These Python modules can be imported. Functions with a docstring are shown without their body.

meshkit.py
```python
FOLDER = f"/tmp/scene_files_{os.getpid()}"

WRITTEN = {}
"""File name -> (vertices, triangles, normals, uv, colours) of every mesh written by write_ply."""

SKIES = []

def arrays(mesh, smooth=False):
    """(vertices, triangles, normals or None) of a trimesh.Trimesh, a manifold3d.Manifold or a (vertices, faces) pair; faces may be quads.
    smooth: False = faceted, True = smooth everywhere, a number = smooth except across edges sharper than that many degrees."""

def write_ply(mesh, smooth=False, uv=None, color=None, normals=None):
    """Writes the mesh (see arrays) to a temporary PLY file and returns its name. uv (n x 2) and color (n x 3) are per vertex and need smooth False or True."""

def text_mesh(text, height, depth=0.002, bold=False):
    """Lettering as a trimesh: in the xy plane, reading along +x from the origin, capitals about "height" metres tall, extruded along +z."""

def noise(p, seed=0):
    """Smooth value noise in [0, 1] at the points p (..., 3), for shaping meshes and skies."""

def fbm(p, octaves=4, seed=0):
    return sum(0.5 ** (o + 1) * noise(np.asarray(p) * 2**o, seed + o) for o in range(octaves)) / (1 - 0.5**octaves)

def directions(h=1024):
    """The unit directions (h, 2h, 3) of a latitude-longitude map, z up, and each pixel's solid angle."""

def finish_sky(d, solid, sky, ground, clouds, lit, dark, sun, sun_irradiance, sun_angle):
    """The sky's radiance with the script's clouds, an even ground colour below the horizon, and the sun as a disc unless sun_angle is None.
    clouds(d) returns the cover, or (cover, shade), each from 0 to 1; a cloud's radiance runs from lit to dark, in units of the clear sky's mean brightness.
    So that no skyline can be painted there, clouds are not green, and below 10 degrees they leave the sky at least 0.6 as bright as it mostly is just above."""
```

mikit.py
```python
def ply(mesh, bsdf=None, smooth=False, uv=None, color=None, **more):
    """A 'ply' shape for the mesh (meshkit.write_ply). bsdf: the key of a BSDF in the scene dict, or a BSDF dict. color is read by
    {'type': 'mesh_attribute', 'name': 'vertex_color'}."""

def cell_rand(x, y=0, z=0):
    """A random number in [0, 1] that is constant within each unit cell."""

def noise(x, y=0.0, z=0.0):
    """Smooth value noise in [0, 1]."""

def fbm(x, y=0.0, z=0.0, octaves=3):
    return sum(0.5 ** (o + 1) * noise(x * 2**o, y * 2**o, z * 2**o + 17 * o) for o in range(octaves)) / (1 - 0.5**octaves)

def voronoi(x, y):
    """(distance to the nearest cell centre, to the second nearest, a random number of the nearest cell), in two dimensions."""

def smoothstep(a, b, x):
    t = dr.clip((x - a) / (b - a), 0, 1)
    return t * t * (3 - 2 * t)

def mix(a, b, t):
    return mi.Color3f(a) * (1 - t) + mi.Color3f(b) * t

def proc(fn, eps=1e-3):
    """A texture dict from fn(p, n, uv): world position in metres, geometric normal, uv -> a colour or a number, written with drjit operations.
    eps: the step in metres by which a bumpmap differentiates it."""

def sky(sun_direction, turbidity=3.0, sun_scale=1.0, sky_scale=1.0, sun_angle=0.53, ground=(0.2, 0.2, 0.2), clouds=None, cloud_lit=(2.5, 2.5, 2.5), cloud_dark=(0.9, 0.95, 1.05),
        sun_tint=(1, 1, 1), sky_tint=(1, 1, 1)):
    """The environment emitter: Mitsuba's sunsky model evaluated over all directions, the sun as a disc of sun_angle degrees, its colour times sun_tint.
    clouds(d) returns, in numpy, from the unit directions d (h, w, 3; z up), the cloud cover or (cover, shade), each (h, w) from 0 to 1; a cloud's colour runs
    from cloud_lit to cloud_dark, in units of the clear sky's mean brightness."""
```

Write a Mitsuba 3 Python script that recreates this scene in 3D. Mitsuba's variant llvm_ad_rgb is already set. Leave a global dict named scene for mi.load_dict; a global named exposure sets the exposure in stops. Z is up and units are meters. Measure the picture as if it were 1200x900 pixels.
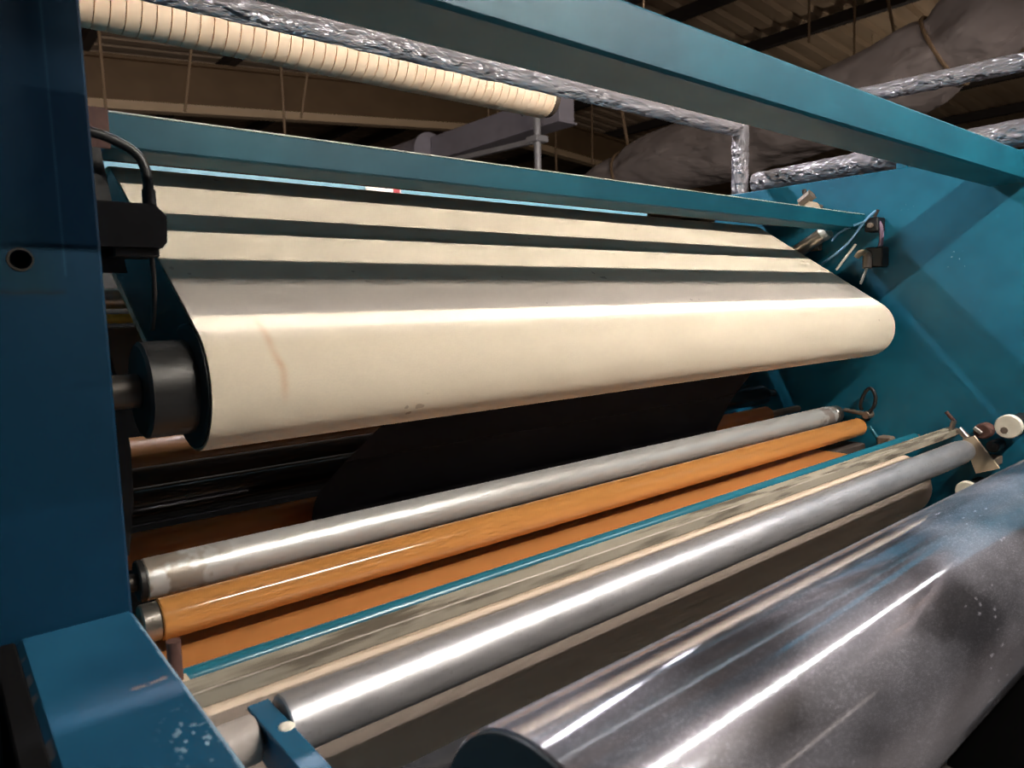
import math, random
import numpy as np, trimesh, drjit as dr, mitsuba as mi
import mikit, meshkit
from mikit import proc, noise, fbm, mix, smoothstep, voronoi
import manifold3d as m3
random.seed(7); RNG = np.random.default_rng(7)
T = mi.ScalarTransform4f
scene, labels = {}, {}
H = 1.55                                    # camera height; all coordinates below are given relative to the lens

# ---------------------------------------------------------------- camera
RIGHT = np.array([0.76939668, -0.63825566, -0.0256605])
DOWN = np.array([-0.08895199, -0.06727547, -0.99376132])
FWD = np.array([0.63254747, 0.76687921, -0.10853563])
cam = np.eye(4); cam[:3, 0] = -RIGHT; cam[:3, 1] = -DOWN; cam[:3, 2] = FWD; cam[:3, 3] = [0, 0, H]
scene['camera'] = dict(type='thinlens', fov=2 * math.degrees(math.atan(600 / 832.)), fov_axis='x', to_world=T(cam),
                       aperture_radius=0.0022, focus_distance=1.55, near_clip=0.02, far_clip=200)
exposure = 0.2

# ---------------------------------------------------------------- lights (fluorescent lamps hung in the hall, with two added unseen fills)
WARM, COOL, LAV = (1.0, 0.91, 0.79), (1.0, 0.92, 0.91), (0.93, 0.92, 1.0)
# (one end, other end, radius, power per metre, colour, label)
LAMPS = [
    ((0.95, -.74, 1.45), (2.15, -.74, 1.45), .012, 370, WARM, 'warm fluorescent lamp hung just behind the camera over the chrome roller'),
    ((1.70, -.40, 2.20), (4.20, -.40, 2.20), .009, 195, COOL, 'pinkish white fluorescent lamp hung higher up over the chrome roller'),
    ((4.30, -.38, 2.20), (9.50, -.10, 2.20), .007, 40, COOL, 'long thin pinkish white lamp in line with the one over the chrome roller'),
    ((0.70, 2.40, 1.60), (1.90, 2.40, 1.60), .018, 260, LAV, 'lavender white fluorescent lamp hung above the rear of the machine'),
    ((2.05, 2.12, 1.46), (4.20, 3.46, 1.46), .060, 32, LAV, 'thick lavender white lamp hung slantwise behind the machine'),
    ((-9.0, -8.5, 3.30), (14.0, -8.5, 3.30), .030, 1.5, WARM, 'added unseen warm fill lamp near the front wall of the hall'),  # added out of view as ambient fill
    ((13.0, 2.0, 2.40), (13.0, 6.0, 2.40), .030, 15, WARM, 'added unseen warm tube at the right side of the hall, brightening the roof'),  # added out of view to brighten the right-hand roof sheeting
]

def srgb(r, g, b):
    f = lambda c: (c / 12.92) if c <= .04045 else ((c + .055) / 1.055) ** 2.4
    return [f(c / 255.) for c in (r, g, b)]
def rgb(c): return {'type': 'rgb', 'value': list(map(float, c))}
def principled(name, color, rough=.5, metal=0., **k):
    base = color if isinstance(color, dict) else rgb(color)
    scene['mat_' + name] = {'type': 'twosided', 'b': {'type': 'principled', 'base_color': base, 'roughness': rough, 'metallic': metal, **k}}

# ---------------------------------------------------------------- materials
def post_marks(c, p):
    x, z = p.x, p.z - H
    old = smoothstep(.024, .032, z) * (1 - smoothstep(.05, .16, z)) * (1 - smoothstep(.10, .14, x))
    c = mix(c, srgb(14, 48, 60), old * .6 * (.5 + noise(x * 40, z * 40)))
    weld = dr.exp(-dr.square((z - .0285 - .002 * noise(x * 60)) / .0022)) * (1 - smoothstep(.125, .135, x))
    c = mix(c, srgb(30, 34, 34), weld * .7)
    seam = dr.exp(-dr.square((x - .132) / .0012)) * smoothstep(.045, .05, z)
    return mix(c, srgb(40, 82, 104), seam * .5)
def ledge_marks(c, p):
    x, y = p.x, p.y
    scratch = dr.exp(-dr.square((y - .745 - .12 * (x - .142)) / .0035)) * smoothstep(.122, .128, x) * (1 - smoothstep(.156, .160, x)) * smoothstep(.25, .5, noise(x * 200, y * 300))
    c = mix(c, srgb(126, 108, 102), scratch * .8)
    spots = smoothstep(.76, .82, noise(x * 220, y * 220)) * dr.exp(-(dr.square((x - .148) / .014) + dr.square((y - .615) / .04)))
    c = mix(c, srgb(150, 180, 196), spots * .8)
    edge = smoothstep(.1655, .169, x + .003 * noise(y * 90) ) * (1 - smoothstep(.9, .95, y))
    c = mix(c, srgb(120, 150, 165), edge * .6)
    left = (1 - smoothstep(.052, .056, x)) * smoothstep(.55, .65, noise(y * 50))
    return mix(c, srgb(120, 110, 104), left * .6)
def paint_fn(c1, c2, chip, marks=None):
    c1, c2, chip = srgb(*c1), srgb(*c2), srgb(*chip)
    def fn(p, n, uv):
        t = fbm(p.x * 5, p.y * 5, p.z * 5, 4)
        c = mix(c1, c2, smoothstep(.3, .7, t))
        s = noise(p.x * 3 + 7, p.y * 60, p.z * 60) * noise(p.x * 9, p.y * 14, p.z * 14 + 5)
        c = mix(c, mi.Color3f(c2) * 1.35 + .01, smoothstep(.55, .8, s) * .5)
        k = noise(p.x * 130 + 9, p.y * 130, p.z * 130) * noise(p.x * 6 + 3, p.y * 6, p.z * 6)
        c = mix(c, chip, smoothstep(.84, .9, k) * .7)
        return marks(c, p) if marks else c
    return fn
principled('teal_paint', proc(paint_fn((3, 65, 82), (7, 77, 94), (100, 142, 152))), .5, specular=.3)
principled('teal_panel', proc(paint_fn((13, 84, 107), (19, 97, 120), (150, 180, 185))), .45, specular=.4)
principled('blue_paint', proc(paint_fn((26, 78, 106), (32, 92, 119), (120, 140, 145))), .42, specular=.5)
principled('shaded_blue_paint', proc(paint_fn((3, 38, 60), (4, 45, 69), (110, 130, 138), post_marks)), .5, specular=.2)  # post blue made darker in the colour itself, standing in for shade
principled('ledge_paint', proc(paint_fn((20, 66, 93), (26, 78, 105), (120, 140, 145), ledge_marks)), .42, specular=.45)
principled('light_blue', proc(paint_fn((92, 145, 168), (112, 163, 184), (190, 205, 210))), .45)
principled('teal_gloss', srgb(28, 92, 108), .2)
principled('dark_teal', srgb(14, 28, 31), .5)
principled('black_plastic', srgb(14, 14, 15), .42)
principled('black_rubber', srgb(30, 30, 30), .4)
principled('black_steel', srgb(20, 20, 22), .12, specular=.6)
principled('dark_steel', srgb(70, 66, 62), .35, .6)
principled('bare_steel', srgb(165, 158, 150), .3, .9)
principled('dull_iron', srgb(120, 108, 96), .5, .4)
principled('rust', proc(lambda p, n, uv: mix(srgb(54, 32, 28), srgb(88, 60, 52), fbm(p.x * 60, p.y * 60, p.z * 60))), .8)
principled('white_plastic', srgb(228, 222, 206), .4)
principled('beige_paint', srgb(188, 172, 148), .5)
principled('tube_blue', srgb(120, 170, 205), .3)
principled('tie_white', srgb(215, 215, 205), .4)
principled('mauve', srgb(120, 100, 120), .4)
principled('yellow', srgb(190, 150, 50), .45)
principled('black_cloth', srgb(7, 6, 9), .95, specular=.1)
principled('paper', srgb(225, 220, 215), .7)
principled('red_print', srgb(170, 60, 70), .7)
principled('concrete', proc(lambda p, n, uv: mix(srgb(54, 52, 50), srgb(72, 69, 66), fbm(p.x * 2, p.y * 2, 0, 4))), .8)
principled('wall_paint', srgb(168, 160, 146), .9)
principled('roof_sheet', proc(lambda p, n, uv: mix(srgb(206, 178, 148), srgb(180, 152, 122), fbm(p.x * .8, p.y * 6, 0, 3))), .7)
principled('rafter_paint', proc(lambda p, n, uv: mix(srgb(120, 94, 66), srgb(140, 112, 80), fbm(p.x * 3, p.y * 3, p.z * 3, 3))), .7)
principled('purlin_paint', srgb(62, 54, 50), .7)
principled('rod_paint', srgb(150, 122, 92), .6)
principled('lilac_metal', proc(lambda p, n, uv: mix(srgb(168, 160, 166), srgb(186, 178, 184), fbm(p.x * 6, p.y * 6, p.z * 6))), .5)
principled('grey_steel_post', srgb(200, 196, 194), .35, .3)
scene['mat_duct_cloth'] = {'type': 'bumpmap', 'tex': proc(lambda p, n, uv: fbm(p.x * 3, p.y * 2.2, p.z * 3.4, 4), 4e-3), 'scale': .17,
                          'b': {'type': 'twosided', 'b': {'type': 'principled', 'base_color': proc(lambda p, n, uv: mix(srgb(146, 132, 124), srgb(170, 156, 148), fbm(p.x * 4, p.y * 4, p.z * 4, 4))), 'roughness': .85}}}
principled('cream_wrap', proc(lambda p, n, uv: mix(srgb(236, 208, 176), srgb(244, 220, 190), noise(p.x * 14, p.y * 3, p.z * 3))), .6)
principled('duct_core', srgb(70, 58, 48), .7)
principled('matte_black', srgb(8, 8, 9), .95, specular=.1)
principled('flange_paint', srgb(226, 194, 154), .6)
principled('collar_grey', srgb(150, 142, 136), .5)
principled('lamp_housing', srgb(225, 225, 222), .5)
principled('orange_plate', proc(lambda p, n, uv: mix(srgb(150, 99, 54), srgb(164, 110, 62), fbm(p.x * 3, p.y * 20, p.z * 20, 3))), .35)
principled('orange_gloss', proc(lambda p, n, uv: mix(srgb(186, 128, 70), srgb(192, 133, 74), fbm(p.x * 2, p.y * 12, p.z * 12, 2))), .13, specular=.55)

def felt_col(p, n, uv):
    c = mix(srgb(230, 217, 195), srgb(238, 226, 205), fbm(p.x * 3, p.y * 9, p.z * 9, 4))
    c = c * (0.97 + .06 * noise(p.x * 420, p.y * 420, p.z * 420))
    wob = .010 * (noise(p.z * 30, 3.1) - .5)
    s = dr.exp(-dr.square((p.x - (.385 + .10 * (1.50 - p.z)) - wob) / .006)) * smoothstep(1.41, 1.46, p.z) * (1 - smoothstep(1.52, 1.56, p.z))
    c = mix(c, srgb(206, 158, 108), s * (.2 + .3 * noise(p.z * 90, p.x * 40)))
    sp = noise(p.x * 90, p.y * 90, p.z * 90) * noise(p.x * 13 + 4, p.y * 13, p.z * 13)
    return mix(c, srgb(150, 128, 100), smoothstep(.70, .76, sp) * .5)
scene['mat_felt'] = {'type': 'bumpmap', 'tex': proc(lambda p, n, uv: noise(p.x * 500, p.y * 500, p.z * 500) + .6 * noise(p.x * 170, p.y * 170, p.z * 170), 6e-4), 'scale': .0006,
                 'b': {'type': 'twosided', 'b': {'type': 'principled', 'base_color': proc(felt_col), 'roughness': .9, 'sheen': .2}}}
principled('lower_felt', proc(lambda p, n, uv: mix(srgb(196, 178, 158), srgb(208, 190, 170), fbm(p.x * 2, p.y * 8, p.z * 8, 3))), .8)
def grey_col(p, n, uv):
    c = mix(srgb(226, 226, 226), srgb(238, 238, 237), fbm(p.x * 4, p.y * 30, p.z * 30, 3))
    d = (1 - smoothstep(.25, .42, p.x)) * smoothstep(.45, .62, fbm(p.x * 40, p.y * 30, p.z * 30, 3))
    d2 = smoothstep(2.25, 2.4, p.x) * smoothstep(.5, .6, fbm(p.x * 30, p.y * 30, p.z * 30, 3))
    return mix(mix(c, srgb(150, 128, 100), d * .7), srgb(150, 120, 105), d2 * .6)
principled('grey_roller_skin', proc(grey_col), .36, .6)
principled('bar_skin', proc(lambda p, n, uv: mix(srgb(150, 143, 128), srgb(96, 88, 76), smoothstep(.42, .68, fbm(p.x * 9, p.y * 60, p.z * 60, 4)))), .55, .2)
def galv_r(p, n, uv): return .30 + .2 * fbm(p.x * 25, p.y * 60, p.z * 60, 3)
def galv_c(p, n, uv):
    c = mix(srgb(168, 168, 172), srgb(205, 204, 206), fbm(p.x * 14, p.y * 40, p.z * 40, 4))
    return mix(c, srgb(120, 112, 106), smoothstep(.74, .82, noise(p.x * 160, p.y * 160, p.z * 160)) * .12)
scene['mat_galvanised'] = {'type': 'twosided', 'b': {'type': 'principled', 'base_color': proc(galv_c), 'metallic': .8, 'roughness': proc(galv_r), 'specular': .5}}
def dust(p, n, uv):
    a = smoothstep(.35, .75, fbm(p.x * 6, p.y * 11, p.z * 11, 4))
    g = smoothstep(.5, .9, noise(p.x * 900, p.y * 900, p.z * 900))
    s = smoothstep(.80, .86, noise(p.x * 130, p.y * 190, p.z * 190) * (.5 + .6 * noise(p.x * 9, p.y * 9)))
    return dr.clip(.035 + .15 * a + .15 * a * g + .05 * g + .3 * s, 0, 1)
scene['mat_chrome'] = {'type': 'twosided', 'b': {'type': 'blendbsdf', 'weight': proc(dust),
                   'a': {'type': 'roughconductor', 'material': 'Cr', 'alpha': .010, 'distribution': 'ggx'},
                   'b': {'type': 'principled', 'base_color': rgb(srgb(172, 172, 184)), 'roughness': .55, 'metallic': .2}}}
scene['mat_foil'] = {'type': 'bumpmap', 'tex': proc(lambda p, n, uv: fbm(p.x * 38, p.y * 60, p.z * 60, 3), 1.5e-3), 'scale': .024,
                 'b': {'type': 'twosided', 'b': {'type': 'principled', 'base_color': rgb(srgb(232, 226, 230)), 'metallic': .85, 'roughness': .2}}}

# ---------------------------------------------------------------- mesh helpers
def bx(x0, x1, y0, y1, z0, z1, b=.002):
    P = []
    for x, sx in ((x0, 1), (x1, -1)):
        for y, sy in ((y0, 1), (y1, -1)):
            for z, sz in ((z0, 1), (z1, -1)):
                P += [(x + sx * b, y + sy * b, z), (x + sx * b, y, z + sz * b), (x, y + sy * b, z + sz * b)] if b > 0 else [(x, y, z)]
    return trimesh.convex.convex_hull(np.array(P))
def hull(P): return trimesh.convex.convex_hull(np.array(P, float))
def lathe_x(profile, y, z, n=64):
    """profile: (x, r) list, revolved about the axis through (y, z) along x; the ends close to the axis."""
    pr = [(profile[0][0], 0.)] + list(profile) + [(profile[-1][0], 0.)]
    m = trimesh.creation.revolve(np.array([(r, x) for x, r in pr]), sections=n)
    v = m.vertices.copy(); m.vertices = np.c_[v[:, 2], v[:, 0] + y, v[:, 1] + z]
    if m.volume < 0: m.invert()
    return m
def rod_x(x0, x1, y, z, r, b=.002, n=64): return lathe_x([(x0, r - b), (x0 + b, r), (x1 - b, r), (x1, r - b)], y, z, n)
def frames(P):
    P = np.asarray(P, float); t = np.gradient(P, axis=0); t /= np.linalg.norm(t, axis=1, keepdims=True)
    ref = np.array([0, 0, 1.]) if abs(t[0, 2]) < .9 else np.array([1., 0, 0])
    a = np.cross(t[0], ref); a /= np.linalg.norm(a); A = [a]
    for i in range(1, len(P)):
        a = a - t[i] * (a @ t[i]); a /= np.linalg.norm(a); A.append(a)
    A = np.array(A); return P, A, np.cross(t, A)
def tube(P, r, n=12, fn=None):
    P, A, B = frames(P); r = np.broadcast_to(r, (len(P),)); th = np.arange(n) * 2 * np.pi / n
    R = r[:, None] * np.ones((1, n))
    if fn is not None: R = R * fn(np.arange(len(P))[:, None], th[None])
    v = P[:, None] + R[..., None] * (np.cos(th)[None, :, None] * A[:, None] + np.sin(th)[None, :, None] * B[:, None])
    i, j = np.meshgrid(np.arange(len(P) - 1), np.arange(n), indexing='ij')
    q = np.stack([i * n + j, i * n + (j + 1) % n, (i + 1) * n + (j + 1) % n, (i + 1) * n + j], -1).reshape(-1, 4)
    f = np.vstack([q[:, [0, 1, 2]], q[:, [0, 2, 3]]])
    v = np.vstack([v.reshape(-1, 3), P[:1], P[-1:]]); k = len(v)
    e = (len(P) - 1) * n
    f = np.vstack([f, [[k - 2, (a + 1) % n, a] for a in range(n)], [[k - 1, e + a, e + (a + 1) % n] for a in range(n)]])
    m = trimesh.Trimesh(v, f, process=False)
    if m.volume < 0: m.invert()
    return m
def curve(pts, n=24):
    from scipy.interpolate import CubicSpline
    p = np.asarray(pts, float); t = np.r_[0, np.cumsum(np.linalg.norm(np.diff(p, axis=0), axis=1))]
    return CubicSpline(t, p)(np.linspace(0, t[-1], n))
def line(a, b, n=2): return np.linspace(np.asarray(a, float), np.asarray(b, float), n)
def loop_yz(pts, x0, x1, closed=True, thick=None):
    """A sheet along x whose section is the polyline pts of (y, z); with thickness towards the inside (right of travel)."""
    p = np.asarray(pts, float); k = len(p)
    t = (np.roll(p, -1, 0) - np.roll(p, 1, 0)) if closed else np.gradient(p, axis=0)
    t /= np.linalg.norm(t, axis=1, keepdims=True); nrm = np.c_[t[:, 1], -t[:, 0]]
    q = p + nrm * thick; xs = np.linspace(x0, x1, 2)
    ring = lambda x, s: np.c_[np.full(k, x), s]
    v = np.vstack([ring(x0, p), ring(x1, p), ring(x0, q), ring(x1, q)]); f = []
    for i in range(k if closed else k - 1):
        j = (i + 1) % k
        f += [[i, j, k + j], [i, k + j, k + i], [2 * k + j, 2 * k + i, 3 * k + i], [2 * k + j, 3 * k + i, 3 * k + j],
              [j, i, 2 * k + i], [j, 2 * k + i, 2 * k + j], [k + i, k + j, 3 * k + j], [k + i, 3 * k + j, 3 * k + i]]
    if not closed:
        e = k - 1
        f += [[0, k, 3 * k], [0, 3 * k, 2 * k], [k + e, e, 2 * k + e], [k + e, 2 * k + e, 3 * k + e]]
    m = trimesh.Trimesh(v, f, process=False)
    if m.volume < 0: m.invert()
    return m
def cat(*m): return trimesh.util.concatenate(m)

# ---------------------------------------------------------------- scene helpers
KS = 1.0                                    # the hall section gives its coordinates in units of 1.8 m
USED = {}
def numbered(name):
    k = USED.get(name, 0); USED[name] = k + 1
    return name if k == 0 else f'{name}_{k:03d}'
def put(key, mesh, bsdf, smooth=35):
    mesh = mesh.copy(); mesh.apply_scale(KS); mesh.apply_translation([0, 0, H])
    scene[key] = mikit.ply(mesh, 'mat_' + bsdf, smooth)
    return key
def thing(name, label, category, group=None, kind=None):
    key = numbered(name); labels[key] = {'label': label, 'category': category}
    if group: labels[key]['group'] = group
    if kind: labels[key]['kind'] = kind
    return key
def one(name, mesh, bsdf, label, category, group=None, kind=None, smooth=35):
    return put(thing(name, label, category, group, kind), mesh, bsdf, smooth)
def part(parent, name, mesh, bsdf, label=None, smooth=35):
    key = put(numbered(parent + '__' + name), mesh, bsdf, smooth)
    if label: labels[key] = {'label': label}
    return key

# ---------------------------------------------------------------- hall
KS = 1.8
XL, XR, YF, YB, FL = -5.0, 15.5, -6.0, 12.5, -H / KS
RIDGE = 5.2
def roof_z(x): return 2.66 - .085 * abs(x - RIDGE)
one('floor', bx(XL, XR, YF, YB, FL - .1, FL, 0), 'concrete', 'grey concrete factory floor under the machine', 'floor', kind='structure')
one('wall_back', bx(XL, XR, YB, YB + .1, FL, 2.6, 0), 'wall_paint', 'back wall of the hall behind the machine', 'wall', kind='structure')
one('wall_front', bx(XL, XR, YF - .1, YF, FL, 2.6, 0), 'concrete', 'wall of the hall behind the camera', 'wall', kind='structure')
one('wall_left', bx(XL - .1, XL, YF, YB, FL, 2.6, 0), 'wall_paint', 'side wall of the hall on the left', 'wall', kind='structure')
one('wall_right', bx(XR, XR + .1, YF, YB, FL, 2.6, 0), 'wall_paint', 'side wall of the hall on the right', 'wall', kind='structure')
def corrugated(x0, x1):
    ys = []; y = YF
    while y < YB:
        ys += [(y, 0), (y + .10, 0), (y + .125, .035), (y + .165, .035), (y + .19, 0)]; y += .20
    ys.append((YB, 0)); ys = np.array(ys); k = len(ys)
    v = np.vstack([np.c_[np.full(k, x), ys[:, 0], roof_z(x) + dz + ys[:, 1]] for dz in (0, .006) for x in (x0, x1)]); f = []
    for i in range(k - 1):
        f += [[i, i + 1, k + i + 1], [i, k + i + 1, k + i], [2 * k + i + 1, 2 * k + i, 3 * k + i], [2 * k + i + 1, 3 * k + i, 3 * k + i + 1]]
    return trimesh.Trimesh(v, f, process=False)
one('ceiling', corrugated(XL, RIDGE), 'roof_sheet', 'brown corrugated roof sheeting left of the ridge', 'ceiling', kind='structure', smooth=False)
one('ceiling', corrugated(RIDGE, XR), 'roof_sheet', 'brown corrugated roof sheeting at the upper right', 'ceiling', kind='structure', smooth=False)
# portal rafters: I-sections following the two pitches
def rafter(y, depth=.45):
    k = thing('roof_rafter', 'brown painted steel roof rafter with a pale lower flange, behind the machine' if y < 8 else 'farther brown steel roof rafter seen under the nearer one', 'rafter')
    xs = (XL, RIDGE, XR)
    def strip(y0, y1, a, b):
        v = []
        for x in xs:
            z = roof_z(x) - .13
            v += [(x, y0, z - a), (x, y1, z - a), (x, y1, z - b), (x, y0, z - b)]
        f = []
        for s in range(2):
            o = s * 4
            for i in range(4):
                j = (i + 1) % 4; f += [[o + i, o + j, o + 4 + j], [o + i, o + 4 + j, o + 4 + i]]
        f += [[0, 2, 1], [0, 3, 2], [8, 9, 10], [8, 10, 11]]
        m = trimesh.Trimesh(v, f, process=False)
        if m.volume < 0: m.invert()
        return m
    part(k, 'web', strip(y - .006, y + .006, .014, depth - .014), 'rafter_paint', smooth=False)
    part(k, 'flange', strip(y - .06, y + .06, 0, .030), 'rafter_paint', smooth=False)
    part(k, 'flange', strip(y - .06, y + .06, depth - .075, depth), 'flange_paint', 'pale lower flange', smooth=False)
rafter(7.0); rafter(11.0)
PURLIN = {6.5: 'dark roof purlin at the upper right, the one nearest the big front beam', 7.7: 'dark roof purlin passing behind the short hanger rods and the cloth air duct',
          11.2: 'dark roof purlin low at the far right between the two foil pipes'}
for i, x in enumerate((-3.6, -2.4, -1.2, 0, 1.2, 2.4, 3.6, 4.8, 5.45, 6.5, 7.7, 8.9, 10.1, 11.2, 12.4, 13.6)):
    z = roof_z(x) - .03
    one('roof_purlin', cat(bx(x - .004, x + .004, YF, YB, z - .10, z, 0), bx(x, x + .07, YF, YB, z - .10, z - .094, 0), bx(x, x + .07, YF, YB, z - .006, z, 0)), 'purlin_paint',
        PURLIN.get(x, 'dark steel purlin elsewhere under the corrugated roof sheeting'), 'purlin', None if x in PURLIN else 'roof purlins', smooth=False)
for a, b, lab in (((1.072, 5.5, 2.31), (1.078, 5.5, 1.30), 'thin pale hanger rod at the far left below the cream roll'),
                  ((1.735, 5.5, 2.365), (1.58, 5.5, 1.44), 'slanting pale hanger rod, second from the left below the cream roll'),
                  ((2.64, 5.5, 2.44), (2.45, 5.5, 1.52), 'slanting pale hanger rod, third from the left below the cream roll'),
                  ((2.31, 5.5, 2.414), (2.31, 5.5, 1.30), 'thin dark upright wire between the second and third slanting hanger rods'),
                  ((5.752, 5.5, 2.61), (5.742, 5.5, 1.50), 'pale hanger rod right of the lilac duct, beside the rafter'),
                  ((5.195, 5.5, 2.66), (5.207, 5.5, 1.35), 'short hanger rod just right of the steel post'),
                  ((5.605, 3, 2.625), (5.62, 3, 2.02), 'hanger rod under the roof sheeting at the top of the picture'),
                  ((6.375, 3, 2.56), (6.39, 3, 2.02), 'short thick hanger rod beside the dark purlin at upper right')):
    one('hanger_rod', tube(line(a, b), .010, 8), 'rod_paint', lab, 'rod')

# grey cloth air duct
dp = curve([(5, 6.8, .80), (5, 5.6, .86), (5, 4.75, .95), (5, 4.30, 1.12), (5, 3.4, 1.21), (5, 2.4, 1.33), (5, 1.85, 1.47), (5, 1.45, 1.78), (5, 1.32, 2.2), (5, 1.32, 2.6)], 150)
def pinch(i, th):
    y, z = dp[:, 1][i.ravel()], dp[:, 2][i.ravel()]
    w = 1 - .16 * np.exp(-((y - 4.33) / .09) ** 2) - .14 * np.exp(-(((y - 1.78) / .07) ** 2)) - .08 * np.exp(-((y - 3.0) / .08) ** 2)
    ripple = .05 * np.exp(-((y - 4.33) / .4) ** 2)[:, None] * np.sin(9 * th + 2) + .05 * np.exp(-((y - 1.9) / .5) ** 2)[:, None] * np.sin(7 * th) + .035 * np.exp(-((y - 3.0) / .35) ** 2)[:, None] * np.sin(8 * th + 1)
    sag = .03 * np.sin(y * 7)[:, None] * np.cos(th + .6) + .02 * np.sin(y * 15)[:, None] * np.sin(2 * th)
    return w[:, None] + ripple + sag
k = thing('air_duct', 'wrinkled grey brown cloth air duct slung under the roof at the right', 'duct')
part(k, 'sleeve', tube(dp, .27, 48, pinch), 'duct_cloth', smooth=True)
for j, (yy, pt) in enumerate(((4.33, (6.0, 4.0, 2.45)), (1.78, (5.0, 1.78, 2.55)))):
    i = int(np.argmin(np.abs(dp[:, 1] - yy) + (dp[:, 2] > 1.9)))
    P, A, B = frames(dp); th = np.linspace(0, 2 * np.pi, 33)
    ring = P[i] + .245 * (np.cos(th)[:, None] * A[i] + np.sin(th)[:, None] * B[i])
    part(k, 'strap', tube(ring, .012, 6), 'rod_paint')
one('strap_rod', tube(line((5.93, 2.6, 2.57), (6.36, 2.6, 1.85)), .013, 8), 'rod_paint', 'slanting pale steel hanger rod in front of the cloth air duct', 'rod')
one('strap_rod', tube(line((4.50, 4.2, 2.595), (4.98, 4.33, 1.395)), .014, 8), 'rod_paint', 'thin slanting rod holding the pinched strap of the cloth air duct', 'rod')

# lilac exhaust duct
k = thing('exhaust_duct', 'lilac grey sheet metal exhaust duct, square in front and round behind, above the cross beam', 'duct')
part(k, 'square_section', bx(3.83, 3.99, 4.0, 5.75, 1.385, 1.60, .008), 'lilac_metal')
part(k, 'bottom_lip', bx(3.81, 4.01, 3.99, 5.75, 1.372, 1.385, .002), 'lilac_metal')
cy = trimesh.creation.cylinder(.155, 2.4, sections=64); cy.apply_transform(trimesh.transformations.rotation_matrix(math.pi / 2, [1, 0, 0])); cy.apply_translation([3.83, 7.0, 1.47])
part(k, 'round_section', cy, 'lilac_metal')
cy = trimesh.creation.cylinder(.175, .03, sections=64); cy.apply_transform(trimesh.transformations.rotation_matrix(math.pi / 2, [1, 0, 0])); cy.apply_translation([3.83, 5.78, 1.47])
part(k, 'flange', cy, 'lilac_metal')
for z in (1.50, 1.53):
    for y in (4.35, 4.42): part(k, 'bolt', bx(3.822, 3.83, y, y + .012, z, z + .012, .002), 'black_plastic')
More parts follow.
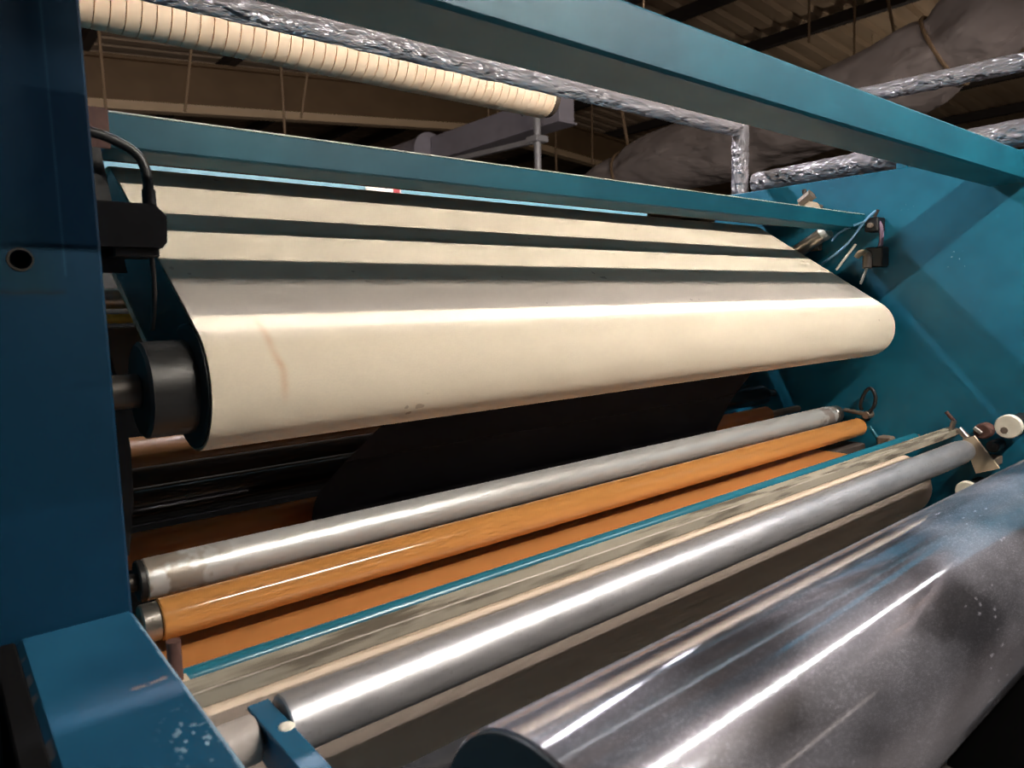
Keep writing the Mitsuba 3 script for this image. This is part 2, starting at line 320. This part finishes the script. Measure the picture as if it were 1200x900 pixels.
for s in (-1, 1): part(k, 'hanger', tube(line((3.91 + s * .05, 4.9, 1.59), (3.91 + s * .05, 4.9, 2.5)), .008, 8), 'rod_paint')
k = thing('steel_post', 'slim pale steel post with a clamp collar in front of the lilac duct', 'post')
part(k, 'pole', tube(line((3.60, 4, FL), (3.60, 4, 1.50)), .026, 16), 'grey_steel_post')
part(k, 'collar', bx(3.54, 3.66, 3.94, 4.06, 1.19, 1.235, .006), 'grey_steel_post')
part(k, 'arm', hull([(3.56, 4.03, 1.185), (3.60, 4.03, 1.185), (3.56, 4.03, 1.22), (3.60, 4.03, 1.22), (3.56, 5.4, 1.235), (3.60, 5.4, 1.235), (3.56, 5.4, 1.275), (3.60, 5.4, 1.275)]), 'grey_steel_post', 'long arm')

# ---------------------------------------------------------------- machine frame
KS = 1.0; FL = -H
R, L = 2.5, .17                             # inner faces of the right and left side frames
post = bx(-.28, L, .957, 1.05, FL, 1.30, .003)
hole = trimesh.creation.cylinder(.0105, .06, sections=32); hole.apply_transform(trimesh.transformations.rotation_matrix(math.pi / 2, [1, 0, 0])); hole.apply_translation([.0905, .957, .0655])
post = trimesh.boolean.difference([post, hole], engine='manifold')
k = thing('frame_post', 'wide blue steel post, painted darker to stand for shade, with a round hole, at the left', 'post')
pl = part(k, 'plate', post, 'shaded_blue_paint')
part(pl, 'hole_rim', trimesh.creation.annulus(.0105, .0128, .002, sections=40, transform=trimesh.transformations.translation_matrix([.0905, .9565, .0655]) @ trimesh.transformations.rotation_matrix(math.pi / 2, [1, 0, 0])), 'dark_steel')
one('frame_ledge', bx(.05, L, .10, .9565, FL, -.36, .006), 'ledge_paint', 'blue painted steel ledge running forward from the foot of the post', 'machine frame')
one('ledge_shade_sheet', bx(.028, .0495, .10, .9565, FL, -.363, .002), 'matte_black', 'black sheet standing for shade on the left flank of the blue ledge', 'cover')  # black sheet painted in for the unlit side of the ledge
one('side_panel', bx(.05, L - .005, 1.05, 2.6, FL, .42, .003), 'teal_panel', 'teal side panel of the machine hidden behind the blue post', 'machine frame')
one('side_panel', bx(R, R + .034, .10, 1.72, FL, .415, .003), 'teal_panel', 'big teal side panel of the machine at the right, with diagonal shadows', 'machine frame')
one('foot_dark_sheet', bx(R - .012, R - .0005, .12, .80, FL, -.63, .001), 'matte_black', 'added black sheet darkening the foot of the right side panel, behind the chrome roller', 'guard')  # black sheet added to keep this lower corner dark
one('back_light_block', bx(L - .005, R, 2.54, 2.6, FL, .20, .003), 'black_plastic', 'added dark panel keeping light out from behind the rollers', 'machine frame')  # added to stop light leaking in under the felt from behind
k = thing('front_beam', 'big square teal steel beam crossing the top of the picture', 'beam')
part(k, 'tube', bx(.26, R, .653, .759, .319, .397, .005), 'teal_paint')
k = thing('added_blocker', 'added unseen teal plate above the machine frame, blocking lamp light from the felt', 'cover')  # unseen plate added to cut the higher lamp off the upper felt
part(k, 'plate', bx(-.28, 3.3, .275, .63, 1.25, 1.29, .004), 'teal_paint')
part(k, 'arm', bx(.05, .16, .63, .9565, 1.25, 1.29, .003), 'teal_paint')
part(k, 'arm', bx(.262, .342, .63, .75, 1.25, 1.29, .003), 'teal_paint')
part(k, 'drop', bx(.262, .342, .66, .75, .397, 1.25, .003), 'teal_paint')
part(k, 'upright', bx(R + .001, R + .033, .50, .59, .416, 1.25, .003), 'teal_panel')
k = thing('cross_beam', 'slimmer teal cross beam with a bright upper edge above the cream felt', 'beam')
part(k, 'web', bx(.218, R, 1.125, 1.134, .233, .280, .0022), 'teal_paint')
part(k, 'edge_highlight', bx(.222, R - .001, 1.1238, 1.1262, .2790, .2815, .0004), 'tie_white', 'painted highlight along the top edge')  # thin pale strip painted in as the glint of the lit edge
part(k, 'flange', bx(.218, R, 1.134, 1.22, .233, .240, .001), 'teal_paint')
part(k, 'end_plate', bx(.165, .222, 1.121, 1.1245, .229, .283, .001), 'rust', 'rusty brown end plate')
k = thing('rear_rail', 'pale blue rail behind the upper end of the cream felt', 'rail')
part(k, 'rail', bx(L - .005, 2.12, 1.75, 1.79, .262, .345, .003), 'light_blue')
one('dark_guard', cat(bx(L - .005, R, 1.366, 1.392, .263, .287, .002), bx(L - .005, R, 1.37, 1.51, .287, .295, .001)), 'black_plastic', 'dark guard bar just above the upper end of the cream felt, with an added hidden flange shading it', 'guard')  # the rear flange is added out of sight to block the rear lamp
k = thing('paper_tag', 'small white paper tag with red print on the pale blue rail', 'tag')
sh = part(k, 'sheet', bx(.95, 1.06, 1.748, 1.7495, .316, .340, 0), 'paper')
part(sh, 'print', bx(1.035, 1.055, 1.7472, 1.748, .321, .331, 0), 'red_print', 'red print')

# ---------------------------------------------------------------- cream felt belt
def belt_loop(c1, r1, c2, r2, n=40):
    """Open-belt loop round two rollers, going counterclockwise in the y-z plane seen from +x."""
    c1, c2 = np.array(c1), np.array(c2); d = c2 - c1; D = np.linalg.norm(d); a = math.atan2(d[1], d[0]); b = math.acos((r1 - r2) / D)
    P = []
    for t in np.linspace(a + b, a + 2 * math.pi - b, n): P.append(c1 + r1 * np.array([math.cos(t), math.sin(t)]))
    p0 = P[-1]; p1 = c2 + r2 * np.array([math.cos(a - b), math.sin(a - b)])
    P += [p0 + (p1 - p0) * s for s in np.linspace(0, 1, 14)[1:-1]]
    for t in np.linspace(a - b, a + b, n): P.append(c2 + r2 * np.array([math.cos(t), math.sin(t)]))
    p0 = P[-1]; p1 = P[0]
    P += [p0 + (p1 - p0) * s for s in np.linspace(0, 1, 14)[1:-1]]
    return np.array(P)
C1, R1, C2, R2 = (1.075, -.102), .094, (1.5145, .1762), .10
FX0, FX1 = .29, 2.42
k = thing('felt_belt', 'wide cream felt blanket running over a front roller and up to the back', 'felt belt')
part(k, 'blanket', loop_yz(belt_loop(C1, R1, C2, R2), FX0, FX1, True, -.006), 'felt', 'cream felt', smooth=True)
part(k, 'drum', rod_x(FX0 + .012, FX1 - .01, *C1, R1 - .0065, .003), 'dark_steel')
part(k, 'drum', rod_x(FX0 + .03, FX1 - .03, *C2, R2 - .0065, .003), 'dark_steel')
part(k, 'inner_shade_sheet', hull([(x, *(np.array(c) + r * np.array([math.cos(t), math.sin(t)]))) for x in (FX0 + .004, FX0 + .011) for c, r in ((C1, R1 - .0075), (C2, R2 - .0075)) for t in np.linspace(0, 2 * math.pi, 40)]), 'dark_teal', 'dark teal sheet standing for shade inside the blanket')  # dark sheet closes the belt opening, standing in for the shade inside
part(k, 'flange', lathe_x([(FX0 - .006, R1 - .012), (FX0 - .003, R1 - .004), (FX0 + .011, R1 - .007), (FX0 + .011, .05)], *C1, 96), 'dark_teal', 'dark teal end flange')
part(k, 'boss', lathe_x([(.222, .062), (.226, .067), (.284, .067), (.284, .03)], *C1, 96), 'black_rubber', 'thick black round boss')
part(k, 'shaft', rod_x(.165, .222, *C1, .0235), 'dark_steel', 'grey shaft stub')
part(k, 'shaft', rod_x(FX1 - .01, R, *C1, .03), 'dark_steel')
part(k, 'shaft', rod_x(.165, FX0 + .03, *C2, .025), 'dark_steel')
part(k, 'shaft', rod_x(FX1 - .03, R, *C2, .025), 'dark_steel')

# black cloth hanging from the felt down behind and under the grey roller
cl = curve([(1.085, -.1985), (1.16, -.27), (1.236, -.375), (1.245, -.415), (1.205, -.452), (1.17, -.465), (1.158, -.494)], 40)
u = np.linspace(0, 1, 40); xl = np.interp(u, [0, .5, .75, 1], [.60, .53, .53, .53]); xr = np.interp(u, [0, .5, .75, 1], [1.76, 1.82, 1.82, 1.82])
nx = 30; V = []
for off in (0, .0015):
    for i in range(40):
        for j in range(nx):
            s = j / (nx - 1); V.append((xl[i] + (xr[i] - xl[i]) * s, cl[i, 0] + off, cl[i, 1] - off))
F = []; q = lambda o, i, j: o + i * nx + j
for o, fl in ((0, False), (40 * nx, True)):
    for i in range(39):
        for j in range(nx - 1):
            a = [[q(o, i, j), q(o, i, j + 1), q(o, i + 1, j + 1)], [q(o, i, j), q(o, i + 1, j + 1), q(o, i + 1, j)]]
            F += [t[::-1] for t in a] if fl else a
one('black_cloth', trimesh.Trimesh(V, F, process=False), 'black_cloth', 'black cloth hanging from the cream felt down behind the grey roller', 'cloth', smooth=True)

# ---------------------------------------------------------------- rollers
k = thing('grey_roller', 'matte grey metal roller just in front of the black cloth', 'roller')
part(k, 'shell', rod_x(.232, 2.44, 1.20, -.411, .033, .002), 'grey_roller_skin')
part(k, 'end_cap', rod_x(.222, .2325, 1.20, -.411, .0325, .002), 'black_rubber', 'black end cap')
part(k, 'shaft', rod_x(.165, .222, 1.20, -.411, .014), 'dark_steel')
part(k, 'collar', rod_x(2.44, 2.452, 1.20, -.411, .025), 'black_plastic', 'dark collar')
part(k, 'bearing', rod_x(2.452, 2.49, 1.20, -.411, .030, .004), 'bare_steel', 'bright steel bearing housing')
part(k, 'shaft', rod_x(2.49, R, 1.20, -.411, .012), 'dull_iron')
k = thing('orange_roller', 'glossy orange roller in front of the grey roller', 'roller')
part(k, 'shell', rod_x(.231, 2.472, 1.114, -.447, .031, .002), 'orange_gloss')
part(k, 'collar', rod_x(.206, .2312, 1.114, -.447, .0285, .002), 'bare_steel', 'bright steel collar')
part(k, 'shaft', rod_x(.165, .206, 1.114, -.447, .012), 'dull_iron')
part(k, 'shaft', rod_x(2.472, R, 1.114, -.447, .012), 'dull_iron')
k = thing('rear_orange_roller', 'dark orange roller half hidden behind the grey roller', 'roller')
part(k, 'shell', rod_x(.21, 2.28, 1.35, -.407, .031, .002), 'orange_plate')
part(k, 'shaft', rod_x(.165, .21, 1.35, -.407, .012), 'dull_iron')
part(k, 'shaft', rod_x(2.28, R, 1.35, -.407, .012), 'dull_iron')
k = thing('black_roller', 'shiny black roller under the felt, behind the rear orange roller', 'roller')
part(k, 'shell', rod_x(.20, 2.42, 1.45, -.355, .036, .002), 'black_steel')
part(k, 'shaft', rod_x(.165, .20, 1.45, -.355, .014), 'dark_steel')
part(k, 'shaft', rod_x(2.42, R, 1.45, -.355, .014), 'dark_steel')
k = thing('dark_steel_roller', 'dark grey steel roller deep under the felt, behind the shiny black roller', 'roller')
part(k, 'shell', rod_x(.20, 2.42, 1.56, -.345, .042, .002), 'dark_steel')
part(k, 'shaft', rod_x(.165, .20, 1.56, -.345, .014), 'dark_steel')
part(k, 'shaft', rod_x(2.42, R, 1.56, -.345, .014), 'dark_steel')
k = thing('copper_roller', 'brownish copper coloured roller right under the lower run of the felt', 'roller')
part(k, 'shell', rod_x(.20, 2.42, 1.72, -.32, .055, .002), 'orange_plate')
part(k, 'shaft', rod_x(.165, .20, 1.72, -.32, .014), 'dark_steel')
part(k, 'shaft', rod_x(2.42, R, 1.72, -.32, .014), 'dark_steel')
one('orange_plate', bx(L, 2.26, 1.015, 1.30, -.506, -.50, .001), 'orange_plate', 'flat orange plate lying below the orange roller', 'plate')
one('plate_support', bx(L, R, 1.10, 1.25, -.56, -.506, .002), 'purlin_paint', 'dark support bar under the orange plate', 'bar')
k = thing('teal_pipe', 'thin glossy teal pipe between the orange plate and the square bar', 'pipe')
part(k, 'tube', rod_x(.20, 2.47, .93, -.4605, .0145, .002, 32), 'teal_gloss')
part(k, 'end_stub', rod_x(L, .20, .93, -.4605, .007, .001, 24), 'dull_iron')
part(k, 'end_stub', rod_x(2.47, R, .93, -.4605, .007, .001, 24), 'dull_iron')
k = thing('square_bar', 'weathered grey square bar in front of the teal pipe', 'bar')
part(k, 'bar', bx(.192, 2.47, .81, .847, -.441, -.42, .0015), 'bar_skin')
part(k, 'end_block', bx(L, .192, .815, .842, -.437, -.424, .001), 'dull_iron')
part(k, 'pin', tube(line((.192, .862, -.425), (.192, .862, -.375)), .008, 16), 'rust', 'rusty upright pin')
part(k, 'pin_lug', bx(.185, .205, .845, .872, -.44, -.423, .001), 'beige_paint')
part(k, 'end_block', bx(2.47, R, .812, .845, -.44, -.42, .001), 'dull_iron')
part(k, 'pin', tube(line((2.465, .822, -.42), (2.465, .815, -.392)), .008, 12), 'bare_steel', 'steel pin')
part(k, 'pin_tip', tube(line((2.465, .815, -.392), (2.462, .838, -.365)), .006, 12), 'rust', 'red brown pin tip')
k = thing('galvanised_tube', 'mottled galvanised steel tube between the square bar and the big chrome roller', 'tube')
part(k, 'tube', lathe_x([(.277, .0335), (.279, .0355), (2.36, .0355), (2.40, .032), (2.405, .024)], .764, -.471, 72), 'galvanised')
part(k, 'end_collar', rod_x(.195, .246, .764, -.471, .026, .002), 'collar_grey', 'pale collar')
part(k, 'end_collar', rod_x(L, .195, .764, -.471, .016, .002), 'black_plastic', 'black collar')
part(k, 'shaft', rod_x(.246, .2515, .764, -.471, .012), 'dull_iron')
part(k, 'shaft', rod_x(.2725, .277, .764, -.471, .012), 'dull_iron')
part(k, 'shaft', rod_x(2.405, 2.42, .764, -.471, .012), 'dull_iron')
k = thing('tube_bracket', 'flat blue bracket arm holding the near end of the galvanised tube', 'bracket')
part(k, 'arm', hull([(.252, .79, -.452), (.272, .79, -.452), (.252, .56, -.452), (.272, .56, -.452), (.252, .79, -.50), (.272, .79, -.50), (.252, .56, -.52), (.272, .56, -.52)]), 'blue_paint')
tp = part(k, 'top_plate', bx(.2475, .273, .56, .792, -.452, -.447, .001), 'blue_paint')
sp = trimesh.creation.icosphere(3, .009); sp.apply_scale([1, 1, .4]); sp.apply_translation([.266, .722, -.447])
part(tp, 'worn_spot', sp, 'white_plastic', 'pale worn spot')
part(k, 'foot', bx(L, .272, .56, .61, -.56, -.515, .002), 'blue_paint')
# lower felt roller
k = thing('lower_felt_roller', 'large taupe felt covered roller under the galvanised tube', 'roller')
part(k, 'cover', rod_x(.185, 2.44, .96, -.615, .10, .004, 128), 'lower_felt')
part(k, 'shaft', rod_x(L, .185, .96, -.615, .03), 'dark_steel')
part(k, 'shaft', rod_x(2.44, R, .96, -.615, .03), 'dark_steel')
# chrome roller
CX0 = .30; cc = (.349, -.417)
k = thing('chrome_roller', 'big mirror polished chrome roller in the near foreground', 'roller')
part(k, 'shell', rod_x(CX0, 2.44, *cc, .116, .0015, 192), 'chrome')
part(k, 'end_cap', lathe_x([(CX0 - .004, .104), (CX0 - .002, .1135), (CX0 + .0005, .1145)], *cc, 96), 'dark_teal', 'dark green end cap')
part(k, 'shaft', rod_x(L, CX0 - .004, *cc, .03), 'dark_steel')
part(k, 'shaft', rod_x(2.44, R, *cc, .03), 'dark_steel')

# ---------------------------------------------------------------- small hardware, left
k = thing('sensor_box', 'black box with a cable gland at the left edge of the felt', 'box')
part(k, 'body', hull([(x, y, z) for y in (1.04, 1.10) for x, z in ((L, .09), (.258, .09), (.264, .098), (.266, .132), (.252, .147), (L, .147))]), 'black_plastic')
part(k, 'foot', bx(.20, .255, 1.045, 1.095, .078, .091, .002), 'black_plastic')
part(k, 'gland', tube(line((.2505, 1.06, .145), (.2505, 1.06, .168)), .0085, 16), 'black_rubber')
part(k, 'back_plate', hull([(L, 1.10, .06), (.225, 1.10, .06), (L, 1.10, .225), (.205, 1.10, .225), (L, 1.115, .06), (.225, 1.115, .06), (L, 1.115, .225), (.205, 1.115, .225)]), 'black_plastic')
one('guard_plate', hull([(.165, y, z) for y in (1.18, 1.19) for z in (-.36, .04)] + [(x, y, z) for y in (1.18, 1.19) for x, z in ((.186, .04), (.205, -.03), (.218, -.10), (.226, -.20), (.224, -.28), (.212, -.36))]), 'black_plastic', 'black curved guard plate right beside the post behind the shaft stub', 'plate')
one('sensor_cable', tube(curve([(.2505, 1.06, .168), (.2495, 1.06, .190), (.24, 1.06, .213), (.222, 1.06, .225), (.20, 1.06, .233), (.17, 1.06, .237)], 30), .0065, 14), 'black_rubber', 'thick black cable curving from the black box to the post', 'cable')
one('probe_wire', tube(curve([(.250, 1.07, .079), (.252, 1.08, .03), (.25, 1.10, -.02)], 12), .0035, 10), 'dark_steel', 'thin probe wire hanging below the black box', 'wire')
one('rear_shaft', rod_x(.165, R, 1.56, .035, .02, .003, 32), 'bare_steel', 'short bright steel shaft between the post and the felt', 'shaft')
k = thing('yellow_rod', 'short yellow rod between the post and the felt', 'rod')
part(k, 'rod', rod_x(.165, R, 1.56, -.004, .009, .002, 24), 'yellow')
one('inner_crossbar', bx(.165, R, 1.6, 1.65, -.16, -.02, .003), 'dark_steel', 'dark cross bar below the yellow rod', 'bar')

# ---------------------------------------------------------------- small hardware, right
k = thing('air_cylinder', 'small tilted grey air cylinder under the right end of the cross beam', 'cylinder')
part(k, 'barrel', tube(line((2.45, 1.345, .165), (2.45, 1.245, .222)), .024, 24), 'bare_steel')
part(k, 'end_cap', tube(line((2.45, 1.245, .222), (2.45, 1.225, .234)), .026, 24), 'tie_white', 'pale end cap')
part(k, 'end_cap', tube(line((2.45, 1.375, .148), (2.45, 1.345, .165)), .027, 24), 'dull_iron')
part(k, 'mount', bx(2.474, R, 1.27, 1.31, .17, .215, .002), 'dull_iron')
k = thing('pipe_clamp', 'beige clamp knob standing on the side panel above the cross beam', 'clamp')
part(k, 'foot', hull([(2.42, 1.345, .30), (2.46, 1.345, .30), (2.42, 1.25, .30), (2.46, 1.25, .30), (2.42, 1.31, .35), (2.46, 1.31, .35), (2.42, 1.27, .335), (2.46, 1.27, .335)]), 'beige_paint')
part(k, 'knob', tube(line((2.43, 1.315, .335), (2.43, 1.275, .362)), .02, 8), 'dull_iron')
part(k, 'screw', tube(line((2.43, 1.30, .36), (2.43, 1.305, .382)), .008, 10), 'dark_steel')
part(k, 'arm', bx(2.46, R, 1.27, 1.30, .305, .33, .002), 'dull_iron')
def hose(name, pts, r, m, label): one(name, tube(curve(pts, 26), r, 10), m, label, 'hose')
hose('air_hose', [(2.46, 1.25, .12), (2.44, 1.20, .145), (2.44, 1.15, .185), (2.436, 1.10, .245), (2.436, 1.06, .28)], .004, 'tube_blue', 'thin pale blue air hose looping below the end of the cross beam')
hose('air_hose', [(2.43, 1.20, .195), (2.425, 1.17, .222), (2.425, 1.13, .238), (2.43, 1.09, .25)], .0035, 'tube_blue', 'second thin blue air hose rising towards the beam bracket')
hose('curved_hose', [(2.47, 1.085, .25), (2.46, 1.06, .245), (2.46, 1.05, .21), (2.47, 1.062, .15)], .007, 'mauve', 'mauve curved hose at the end of the cross beam')
one('cable_tie', tube(line((2.44, 1.188, .097), (2.44, 1.124, .178)), .0045, 8), 'tie_white', 'white stick pointing down left of the brass fitting', 'stick')
one('cable_tie', tube(line((2.44, 1.105, .045), (2.44, 1.085, .097)), .0045, 8), 'tie_white', 'short white stick under the brass fitting', 'stick')
k = thing('hose_fitting', 'dull metal hose fitting on a dark block under the end of the cross beam', 'fitting')
part(k, 'block', bx(2.45, R, 1.04, 1.10, .10, .165, .004), 'black_plastic')
part(k, 'nipple', tube(line((2.44, 1.085, .097), (2.45, 1.088, .145)), .014, 12), 'dull_iron')
part(k, 'elbow', tube(curve([(2.44, 1.12, .135), (2.44, 1.10, .15), (2.45, 1.085, .14)], 10), .010, 10), 'beige_paint')
k = thing('junction_block', 'dark junction block where the hoses meet at the end of the cross beam', 'block')
part(k, 'body', bx(2.44, R, 1.055, 1.098, .215, .262, .004), 'black_plastic')
part(k, 'stud', tube(line((2.44, 1.075, .235), (2.425, 1.075, .235)), .008, 10), 'dull_iron')
part(k, 'stud', tube(line((2.45, 1.07, .262), (2.45, 1.058, .285)), .005, 10), 'dark_steel')
hose('black_hose', [(2.49, 1.11, -.385), (2.47, 1.10, -.34), (2.47, 1.075, -.309), (2.47, 1.057, -.345), (2.47, 1.075, -.39), (2.495, 1.09, -.42)], .006, 'black_rubber', 'black hose loop at the right end of the grey roller')
k = thing('roller_clip', 'dull metal clip between the grey roller and the orange roller at their right ends', 'clip')
part(k, 'arm', tube(line((2.475, 1.165, -.392), (2.475, 1.085, -.40)), .007, 10), 'dull_iron')
part(k, 'eye', rod_x(2.46, R, 1.085, -.402, .013, .002, 20), 'dull_iron')
one('teal_link', tube(line((2.47, 1.075, -.44), (2.47, 1.03, -.50)), .006, 10), 'teal_gloss', 'thin slanting teal link rod below the end of the orange roller', 'rod')
one('iron_lug', bx(2.455, R, 1.0, 1.045, -.505, -.468, .005), 'dull_iron', 'dull iron lug at the foot of the slanting link rod', 'lug')
k = thing('lever_bracket', 'beige lever plate holding the right end of the galvanised tube', 'bracket')
part(k, 'plate', hull([(2.42, .775, -.44), (2.42, .745, -.425), (2.42, .675, -.515), (2.42, .735, -.54), (2.43, .775, -.44), (2.43, .745, -.425), (2.43, .675, -.515), (2.43, .735, -.54)]), 'beige_paint')
part(k, 'stud', tube(line((2.43, .79, -.41), (2.43, .765, -.435)), .010, 12), 'bare_steel', 'steel stud')
part(k, 'stay', bx(2.43, R, .69, .72, -.515, -.49, .002), 'dull_iron')
k = thing('brown_clamp', 'dark brown round clamp beside the lever plate', 'clamp')
part(k, 'ring', rod_x(2.455, R, .735, -.415, .024, .004, 24), 'rust')
part(k, 'ring', rod_x(2.435, R, .70, -.455, .018, .004, 24), 'black_plastic')
part(k, 'screw', tube(line((2.452, .755, -.405), (2.452, .735, -.42)), .006, 10), 'bare_steel')
def white_roller(y, z, x, r, label):
    k = thing('white_bobbin', label, 'bobbin')
    d = part(k, 'disc', lathe_x([(x, r - .003), (x + .003, r), (x + .02, r)], y, z, 48), 'white_plastic')
    part(k, 'hub', rod_x(x + .02, R, y, z, r * .75, .002, 32), 'black_rubber', 'black hub')
    part(d, 'bore', rod_x(x - .0015, x + .001, y + .008, z - .011, .0095, .0005, 24), 'dull_iron', 'small dark bore')
white_roller(.643, -.378, 2.36, .034, 'round white plastic disc standing out from the right side panel')
white_roller(.745, -.588, 2.37, .030, 'lower white plastic disc half hidden behind the chrome roller')

# ---------------------------------------------------------------- overhead pipes
def foil_tube(P, r, seed, n=28):
    P = np.asarray(P); rng = np.random.default_rng(seed); ph = rng.uniform(0, 6.28, 12); fr = rng.uniform(.2, 1.3, 12); kk = rng.integers(1, 6, 12)
    return tube(P, r, n, lambda i, th: 1 + sum(.012 * np.sin(fr[a] * i + kk[a] * th + ph[a]) for a in range(12)) + .012 * rng.standard_normal((len(P), n)))
k = thing('foil_pipe', 'foil wrapped pipe running along the top left and bending down behind the cross beam', 'pipe')
part(k, 'run', foil_tube(line((-.6, 1.66, .675), (2.60, 1.66, .675), 200), .028, 1), 'foil')
part(k, 'drop', foil_tube(line((2.585, 1.66, .70), (2.585, 1.66, .20), 50), .033, 2), 'foil', 'upright foil wrapped drop')
k = thing('foil_duct', 'lower foil wrapped pipe running along the top of the right side panel', 'pipe')
part(k, 'run', foil_tube(line((2.622, 1.612, .463), (2.622, -.6, .515), 170), .042, 3), 'foil')
for y in (1.0, .2): part(k, 'stand', bx(2.505, 2.53, y, y + .03, .415, .440, .002), 'teal_panel')
k = thing('foil_duct', 'upper foil wrapped pipe at the far right under the cloth air duct', 'pipe')
part(k, 'run', foil_tube(line((2.62, 1.56, .715), (2.62, -.6, .655), 170), .028, 4), 'foil')
part(k, 'stay', bx(2.61, 2.63, -.40, -.37, .557, .629, .002), 'rod_paint')
part(k, 'stay', bx(2.61, 2.63, -.20, -.17, .553, .634, .002), 'rod_paint')
# cream wrapped roll: overlapping wraps, one part each
k = thing('cream_roll', 'long cream tube wound with narrow wraps, at the upper left above the cross beam', 'roll')
wy, wz, wr, wp = 2.2, .835, .078, .037
x = -.55; i = 0
while x < 2.02 - .01:
    x1 = min(x + wp, 2.02)
    part(k, 'wrap', lathe_x([(x + .0006, wr - .004), (x + .0014, wr), (x1 - .0020, wr + .0003), (x1 - .0006, wr - .004)], wy, wz, 40), 'cream_wrap', smooth=40)
    x = x1
part(k, 'core', rod_x(-.6, 2.05, wy, wz, wr - .006, .002, 40), 'duct_core', 'dark core')
for x in (.1, 1.95): part(k, 'hanger', tube(line((x, wy, wz + .07), (x, wy, 1.8 * roof_z(x / 1.8))), .006, 8), 'rod_paint')

# ---------------------------------------------------------------- the lamps themselves
for (p0, p1, r, power, col, lab) in LAMPS:
    p0, p1 = np.array(p0), np.array(p1); n = np.linalg.norm(p1 - p0); ux = (p1 - p0) / n; uy = np.array([-ux[1], ux[0], 0]); uz = np.array([0, 0, 1.])
    k = thing('ceiling_lamp', lab, 'lamp')
    m = tube(line(p0, p1, 3), r, 24); m.apply_translation([0, 0, H])
    rad = power / (2 * math.pi * r) / math.pi / 2
    shape = mikit.ply(m, 'mat_white_plastic', 35); shape['emitter'] = {'type': 'area', 'radiance': rgb([c * rad for c in col])}
    scene[k + '__tube'] = shape
    if p0[0] < 12: part(k, 'reflector', hull([p0 + ux * a + uy * b + uz * (r + c) for a in (-.03, n + .03) for b, c in ((-.06, .006), (.06, .006), (-.03, .05), (.03, .05))]), 'lamp_housing')
    for a in (.2, n - .2):
        q = p0 + ux * a + uz * (r + .05)
        part(k, 'rod', tube(line(q, (q[0], q[1], 1.8 * roof_z(q[0] / 1.8))), .005, 6), 'rod_paint')
